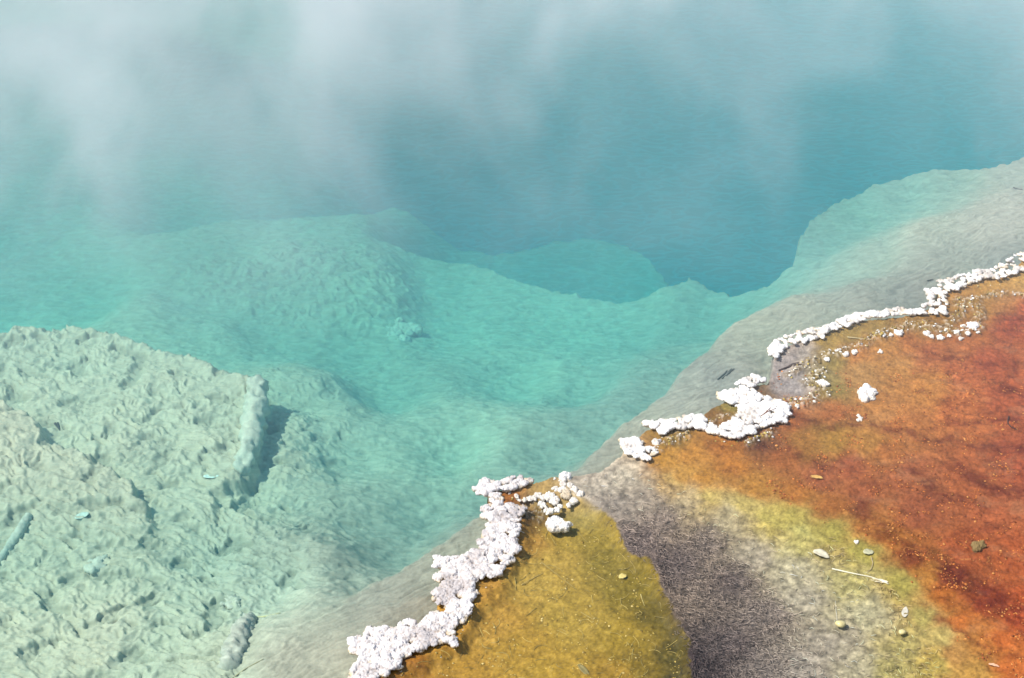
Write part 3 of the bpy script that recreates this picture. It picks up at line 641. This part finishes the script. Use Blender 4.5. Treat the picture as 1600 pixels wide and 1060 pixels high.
def pond_fibres():
    r = np.random.default_rng(77); parts_ = []; k = 0
    while k < 110:
        px, py = r.uniform(600, 1080), r.uniform(790, 1075)
        if sdf_px(OCHRE, px, py) < 8: continue
        a = r.uniform(0, math.pi); L = r.uniform(4, 15); c = r.normal(0, .35)
        pts = [(px+math.cos(a+c*t)*L*t, py+math.sin(a+c*t)*L*t*.7) for t in (-1, -.3, .4, 1)]
        parts_.append((pts, r.uniform(.0007, .0013), np.array([.50, .36, .10])*r.uniform(.5, 1.25))); k += 1
    allp = np.array([p for q in parts_ for p in q[0]]); x, y, z = drop(allp[:, 0], allp[:, 1], 3); out = []
    for i_, (pts, rr_, c_) in enumerate(parts_):
        P = np.stack([x[i_*4:i_*4+4], y[i_*4:i_*4+4], z[i_*4:i_*4+4]+.0015], 1); out.append(tube(P, [rr_, rr_, rr_, rr_*.6], 5, c_, 0, i_, 3))
    tag(from_parts('pond_fibres', out, M_leaf), 'short yellow plant fibres scattered over the bottom of the ochre pond', 'plant fibres', kind='stuff')
# bacterial filaments waving in the grey outflow
def filaments():
    r = np.random.default_rng(9); n = 21000
    px = r.uniform(895, 1560, n*3); py = r.uniform(722, 1110, n*3)
    pc = sample(sC, px, py); dkn = sample(CC, px, py).mean(1); m = (pc+r.normal(0, 8, n*3) > 3) & (r.uniform(0, 1, n*3) < np.clip(1.25-dkn*3.9, .03, 1)); px, py = px[m][:n], py[m][:n]; n = len(px)
    x, y = at(px, py); z = gz(x, y)
    ch = sample(CC, px, py); lum = ch.mean(1)
    base = np.clip((.35*lum[:, None]*np.array([1.12, 1.03, .95])+.65*ch)*r.uniform(.6, 1.75, (n, 1))**1.6*np.array([1.08, 1.0, .93])+.012, .03, .70)
    seg = 5; dirx = .55+.35*noise2(x*2, y*2, 3); diry = -.75+.3*noise2(x*2, y*2, 4)
    # curl field direction
    a0 = np.arctan2(diry, dirx)+1.1*noise2(x*7, y*7, 5)+r.normal(0, .55, n); L = r.uniform(.014, .042, n)
    w0 = r.uniform(.0006, .0016, n); P = []; cx, cy = x.copy(), y.copy(); a = a0.copy(); hz = z+.001
    lift = r.uniform(.002, .009, n)
    for s in range(seg):
        P.append(np.stack([cx, cy, hz+lift*math.sin(s/(seg-1)*2.6)], 1))
        cx = cx+np.cos(a)*L/seg; cy = cy+np.sin(a)*L/seg; a = a+r.normal(0, .6, n)
    P = np.stack(P, 1)                                   # n, seg, 3
    V = np.empty((n, seg, 3, 3)); nx, ny = -np.sin(a0), np.cos(a0)
    for s in range(seg):
        wd = w0*(1-.7*abs(s/(seg-1)-.4))
        V[:, s, 0] = P[:, s]+np.stack([nx*wd, ny*wd, -wd*.5], 1); V[:, s, 1] = P[:, s]-np.stack([nx*wd, ny*wd, wd*.5], 1)
        V[:, s, 2] = P[:, s]+np.stack([0*wd, 0*wd, wd], 1)
    V = V.reshape(n, -1, 3); Q = []
    for s in range(seg-1):
        for k in range(3):
            k2 = (k+1) % 3; Q.append((s*3+k, s*3+k2, s*3+3+k2, s*3+3+k))
    Q = (np.array(Q)[None]+(np.arange(n)*seg*3)[:, None, None]).reshape(-1, 4)
    c = np.repeat(base[:, None], seg*3, 1).reshape(-1, 3)
    o = link('filaments', mesh_np('filaments', V.reshape(-1, 3), Q, 4, c), M_leaf)
    tag(o, 'grey and beige bacterial filaments carpeting the outflow channel', 'filaments', kind='stuff')
filaments()

# ------------------------------------------------------------------ twigs, straws, leaves, sunken wood
def tube(P, R, seg=8, col=(.2, .15, .1), rough=.0, seed=0, sub=6, bumps=60):
    P = np.array(P, float); R = np.array(R, float); t = np.linspace(0, len(P)-1, (len(P)-1)*sub+1)
    Q = np.stack([np.interp(t, range(len(P)), P[:, k]) for k in range(3)], 1)
    for _ in range(2): Q[1:-1] = (Q[:-2]+2*Q[1:-1]+Q[2:])/4
    r = np.interp(t, range(len(R)), R); T = np.gradient(Q, axis=0); T /= np.linalg.norm(T, axis=1)[:, None]+1e-9
    up = np.array([0, 0, 1.]); S = np.cross(T, up); S /= np.linalg.norm(S, axis=1)[:, None]+1e-9; U = np.cross(S, T)
    a = np.linspace(0, 2*math.pi, seg, endpoint=False)
    ring = (np.cos(a)[None, :, None]*S[:, None]+np.sin(a)[None, :, None]*U[:, None])
    V = Q[:, None]+ring*r[:, None, None]; V = V.reshape(-1, 3); Nn = ring.reshape(-1, 3)
    if rough:
        V = V+Nn*(rough*(.5-np.abs(noise3(V[:, 0]*bumps, V[:, 1]*bumps, V[:, 2]*bumps, seed))+.5*noise3(V[:, 0]*bumps*2.5, V[:, 1]*bumps*2.5, V[:, 2]*bumps*2.5, seed+1)))[:, None]
    m = len(Q); F4 = []
    for s in range(m-1):
        for k in range(seg): F4.append((s*seg+k, s*seg+(k+1) % seg, (s+1)*seg+(k+1) % seg, (s+1)*seg+k))
    n0 = len(V); V = np.vstack([V, Q[0]-T[0]*r[0]*.5, Q[-1]+T[-1]*r[-1]*.5])
    for k in range(seg): F4.append((n0, (k+1) % seg, k, n0)); F4.append((n0+1, (m-1)*seg+k, (m-1)*seg+(k+1) % seg, n0+1))
    c = np.tile(np.array(col), (len(V), 1))*(1+.25*noise3(V[:, 0]*50, V[:, 1]*50, V[:, 2]*50, seed+2))[:, None]
    return V, F4, c
def from_parts(name, parts, mat):
    V = []; Fs = []; C = []; n = 0
    for v, f, c in parts:
        V.append(v); C.append(c); Fs += [[q+n for q in dict.fromkeys(ff)] for ff in f]; n += len(v)
    V = np.vstack(V); me = bpy.data.meshes.new(name); me.from_pydata(V.tolist(), [], Fs); me.update()
    me.polygons.foreach_set('use_smooth', np.ones(len(me.polygons), bool))
    a = me.attributes.new('col', 'FLOAT_COLOR', 'POINT'); c4 = np.ones((len(V), 4), np.float32); c4[:, :3] = np.vstack(C).clip(.01, .9)
    a.data.foreach_set('color', c4.ravel()); return link(name, me, mat)
def ground_line(pts, lift):
    p = np.array(pts, float); x, y, z = drop(p[:, 0], p[:, 1]); l = np.broadcast_to(np.asarray(lift, float), x.shape)
    return np.stack([x, y, z+l], 1)
def twig(name, label, cat, lines, r0, col, lift=.004, rough=.0008, seed=1, group=None, mat=None, z=None):
    parts = []
    for ln in lines:
        P = ground_line(ln, lift)
        if z is not None:
            a = np.array(ln, float); x, y = at(a[:, 0], a[:, 1], z); P = np.stack([x, y, np.full(len(x), z)], 1)
        parts.append(tube(P, np.linspace(r0, r0*.45, len(ln)), 7, col, rough, seed, 6, 150))
    return tag(from_parts(name, parts, mat or M_wood), label, cat, group)
def log(name, label, cat, pts, radii, col, lift, seed, rough=.02, bumps=25, seg=28, sub=14):
    return tag(from_parts(name, [tube(ground_line(pts, lift), radii, seg, col, rough, seed, sub, bumps)], M_ground), label, cat)
FL = (.58, .52, .41)
log('sunken_log', 'thick mineral-coated sunken log standing out at the right end of the big underwater ledge', 'log', [(402,598),(400,640),(392,690),(376,738)], [.034,.046,.042,.030], FL, [.004,.012,.008,-.008], 3, .034, 17)
log('sunken_log', 'short ringed sunken log near the bottom edge left of the white crust', 'log', [(388,965),(376,990),(366,1015),(357,1042)], [.026,.038,.042,.034], (.46,.42,.34), -.004, 4, .022, 30)
log('sunken_branch', 'pale sunken branch crossing the left edge of the pool floor', 'branch', [(46,806),(32,828),(16,850),(-6,884)], [.016,.020,.018,.014], (.54,.49,.39), .001, 5, .010, 45, 14)
stone_slab = None
def slab(name, label, px, py, rx, ry, h, seed, col=FL):
    x, y, z = drop([px], [py]); x0, y0, z0 = float(x[0]), float(y[0]), float(z[0]); d = math.hypot(math.hypot(x0, y0), CAMZ)
    r = np.random.default_rng(seed); C = []; R = []
    for k in range(16):
        a = r.uniform(0, 6.28); q = math.sqrt(r.uniform(0, 1))
        C.append((x0+math.cos(a)*q*rx*d/F*.7, y0+math.sin(a)*q*ry*d/F*1.2, z0-.004)); R.append(rx*d/F*r.uniform(.3, .42))
    me = fused(name, np.array(C), np.array(R), h, .007, 1.6, (.44, .43, .34), seed)
    n = len(me.vertices); c4 = np.ones((n, 4), np.float32); c4[:, :3] = col; me.attributes['col'].data.foreach_set('color', c4.ravel())
    o = link(name, me, M_ground); tag(o, label, 'rock'); return o
slab('sunken_rock', 'flat-topped sunken rock in the turquoise water at the middle left', 628, 512, 30, 24, .55, 8)
slab('sunken_rock', 'small sunken rock near the short ringed log', 360, 938, 14, 10, .5, 9)
slab('sunken_rock', 'round sunken rock beside the pale sunken branch', 150, 880, 18, 14, .5, 10)

DK = (.07, .05, .045)
twig('forked_twig', 'reddish brown forked twig lying on the thick white crust', 'twig', [[(1189,650),(1200,643),(1213,638)],[(1194,647),(1200,641),(1205,637)]], .0022, (.16,.05,.02), z=.046)
twig('driftwood_twig', 'dark crooked driftwood twig in the grey shallows behind the upper crust', 'twig', [[(1217,580),(1232,574),(1243,571),(1252,571)],[(1232,574),(1240,569),(1248,568)]], .0045, DK)
twig('sunken_twig', 'dark bundle of twigs under the water left of the thick white crust', 'twig', [[(1121,593),(1131,585),(1136,580)],[(1128,592),(1136,584),(1143,577)],[(1134,588),(1142,581),(1147,577)]], .0035, (.15,.15,.13))
twig('bent_twig', 'black bent twig on the red mat near the right edge', 'twig', [[(1576,652),(1574,662),(1580,669),(1588,672)]], .003, (.06,.03,.02))
twig('straw', 'pale straw lying on the green tuft behind the upper crust', 'straw', [[(1324,528),(1342,530),(1361,532)]], .0026, (.62,.52,.28))
twig('straw', 'long brown stalk slanting in the ochre pond', 'straw', [[(846,880),(870,899),(900,922)]], .0022, (.34,.24,.07))
twig('straw', 'fine pale stalk in the ochre pond left of the long brown one', 'straw', [[(815,915),(832,905),(848,897)]], .0016, (.50,.36,.12))
twig('straw', 'short white straw touching the inner side of the lower crust', 'straw', [[(807,828),(813,831),(819,834)]], .0022, (.8,.74,.6))
twig('straw', 'thin tan stalk standing out near the right side of the ochre pond', 'straw', [[(1001,930),(1004,940),(1007,948)]], .0014, (.55,.42,.16))
twig('sunken_straw', 'yellow straw under water above the short ringed log', 'straw', [[(392,960),(412,959),(438,957)]], .0028, (.55,.48,.25))
twig('sunken_straw', 'thin curved stalk under water at the bottom edge right of the ringed log', 'straw', [[(362,1058),(385,1045),(412,1030)]], .0024, (.40,.32,.18))
twig('straw', 'long bleached straw lying across the yellow-grey margin', 'straw', [[(1300,890),(1330,897),(1362,903),(1388,914)]], .0030, (.80,.74,.56))
twig('straw', 'thin upright straw rising from the glossy bubble in the grey channel', 'straw', [[(1308,972),(1306,955),(1305,940)]], .0013, (.60,.55,.42))
twig('sunken_twig', 'tiny dark twig under water near the upper right edge', 'twig', [[(1584,292),(1591,295),(1598,296)]], .0035, (.12,.09,.08))
twig('sunken_twig', 'little dark splinter under water above the bend of the upper crust', 'twig', [[(1449,439),(1458,437)]], .003, (.10,.09,.08))
twig('submerged_debris', 'small black scrap of bark under water on the first left ledge', 'bark', [[(86,664),(92,668)],[(90,662),(94,670)]], .006, (.07,.04,.03))

def leaf(name, label, px, py, L, W, ang, col, seed, curl=.3, lift=.004):
    x, y, z = drop([px], [py]); d = math.hypot(math.hypot(float(x[0]), float(y[0])), CAMZ); L *= d/F; W *= d/F; n, m = 10, 5
    V = []; Fs = []
    for side in (0, 1):
        for i_ in range(n+1):
            t = i_/n; w_ = W*math.sin(math.pi*min(1, t*.92+.06))**.7
            for j in range(m+1):
                s = j/m*2-1; px_ = (t-.5)*L; py_ = s*w_/2
                zz = lift+abs(s)*w_*curl*.4+math.sin(t*3+seed)*L*.06+(side*-.0012)+.0008*math.sin(seed*3+i_*1.7+j)
                V.append((float(x[0])+px_*math.cos(ang)-py_*math.sin(ang), float(y[0])+px_*math.sin(ang)+py_*math.cos(ang), float(z[0])+zz))
    K = (n+1)*(m+1)
    for i_ in range(n):
        for j in range(m):
            a = i_*(m+1)+j; Fs.append((a, a+1, a+m+2, a+m+1)); Fs.append((K+a+m+1, K+a+m+2, K+a+1, K+a))
    rim = [j for j in range(m+1)]+[i_*(m+1)+m for i_ in range(1, n+1)]+[n*(m+1)+j for j in range(m-1, -1, -1)]+[i_*(m+1) for i_ in range(n-1, 0, -1)]
    for a, b in zip(rim, rim[1:]+rim[:1]): Fs.append((a, K+a, K+b, b))
    V = np.array(V); c = np.tile(np.array(col), (len(V), 1))*(1+.15*noise3(V[:, 0]*120, V[:, 1]*120, V[:, 2]*120, seed))[:, None]
    return tag(from_parts(name, [(V, Fs, c)], M_leaf), label, 'leaf')
leaf('dead_leaf', 'crumpled bleached leaf on the grey-yellow margin left of the long straw', 1283, 868, 26, 15, -.5, (.66,.60,.44), 1, .5)
leaf('dead_leaf', 'round greyish leaf on the yellow-green margin above the long straw', 1357, 864, 17, 13, .3, (.50,.48,.30), 2)
leaf('dead_leaf', 'pale oblong sliver lying right of the long straw', 1414, 957, 24, 10, 1.25, (.62,.57,.46), 3, .12)
leaf('dead_leaf', 'broken tan leaf piece at the tip of the long straw', 1374, 909, 26, 8, -.35, (.80,.70,.48), 4, .6)
leaf('dead_leaf', 'yellow leaf flake on the orange mat near the yellow-green margin', 1276, 747, 20, 8, -.45, (.62,.36,.10), 5)
leaf('dead_leaf', 'pale flake in the middle of the ochre pond', 973, 902, 13, 11, .4, (.66,.50,.16), 6)
leaf('dead_leaf', 'pinkish sliver on the orange mat in the lower right corner', 1553, 1041, 16, 5, -.3, (.75,.42,.26), 7)
leaf('dead_leaf', 'dark curled leaf in the ochre pond at the bottom edge', 912, 1048, 26, 10, -.9, (.26,.20,.07), 8)
leaf('sunken_leaf', 'bright white flake under water beside the foot of the thick sunken log', 330, 744, 24, 10, .15, (.80,.82,.72), 9)
leaf('sunken_leaf', 'pale green flake under water at the lower left ledge', 128, 805, 22, 14, .5, (.62,.66,.56), 10)
twig('leaf_stalk', 'curved stalk trailing from the round greyish leaf', 'stalk', [[(1361,872),(1364,882),(1360,892),(1354,896)]], .0013, (.50,.38,.24))

def bubble(label, px, py, rx, seed):
    x, y, z = drop([px], [py]); d = math.hypot(math.hypot(float(x[0]), float(y[0])), CAMZ); r = rx*d/F
    V = IV.copy(); V = V*np.array([r, r*.8, r*.55])*(1+.40*noise3(V[:, 0]/r*1.4+seed, V[:, 1]/r*1.4, V[:, 2]/r*1.4, seed))[:, None]+np.array([float(x[0]), float(y[0]), max(float(z[0]), -.004)])
    o = link('glossy_blister', mesh_np('glossy_blister', V, IT, 3, np.tile((.66,.56,.26), (len(V), 1))), M_wet); tag(o, label, 'mat blister')
M_wet = attr_mat('wet_film', .12, .2, 150, .8, .001, .12)
bubble('glossy yellow blister at the foot of the thin upright straw', 1312, 981, 8, 1)
bubble('smaller glossy yellow blister in the lower part of the yellow-grey margin', 1409, 993, 6, 2)
stone(1529, 853, 10, 7, 'dark greenish brown stone in the red mat', 41, name='mat_stone', tint=(.2, .16, .07))
_o = [o for o in bpy.data.objects if o.name.startswith('mat_stone')][0]
_n = len(_o.data.vertices); _c = np.ones((_n, 4), np.float32); _c[:, :3] = (.22, .15, .06); _o.data.attributes['col'].data.foreach_set('color', _c.ravel())
pond_fibres()
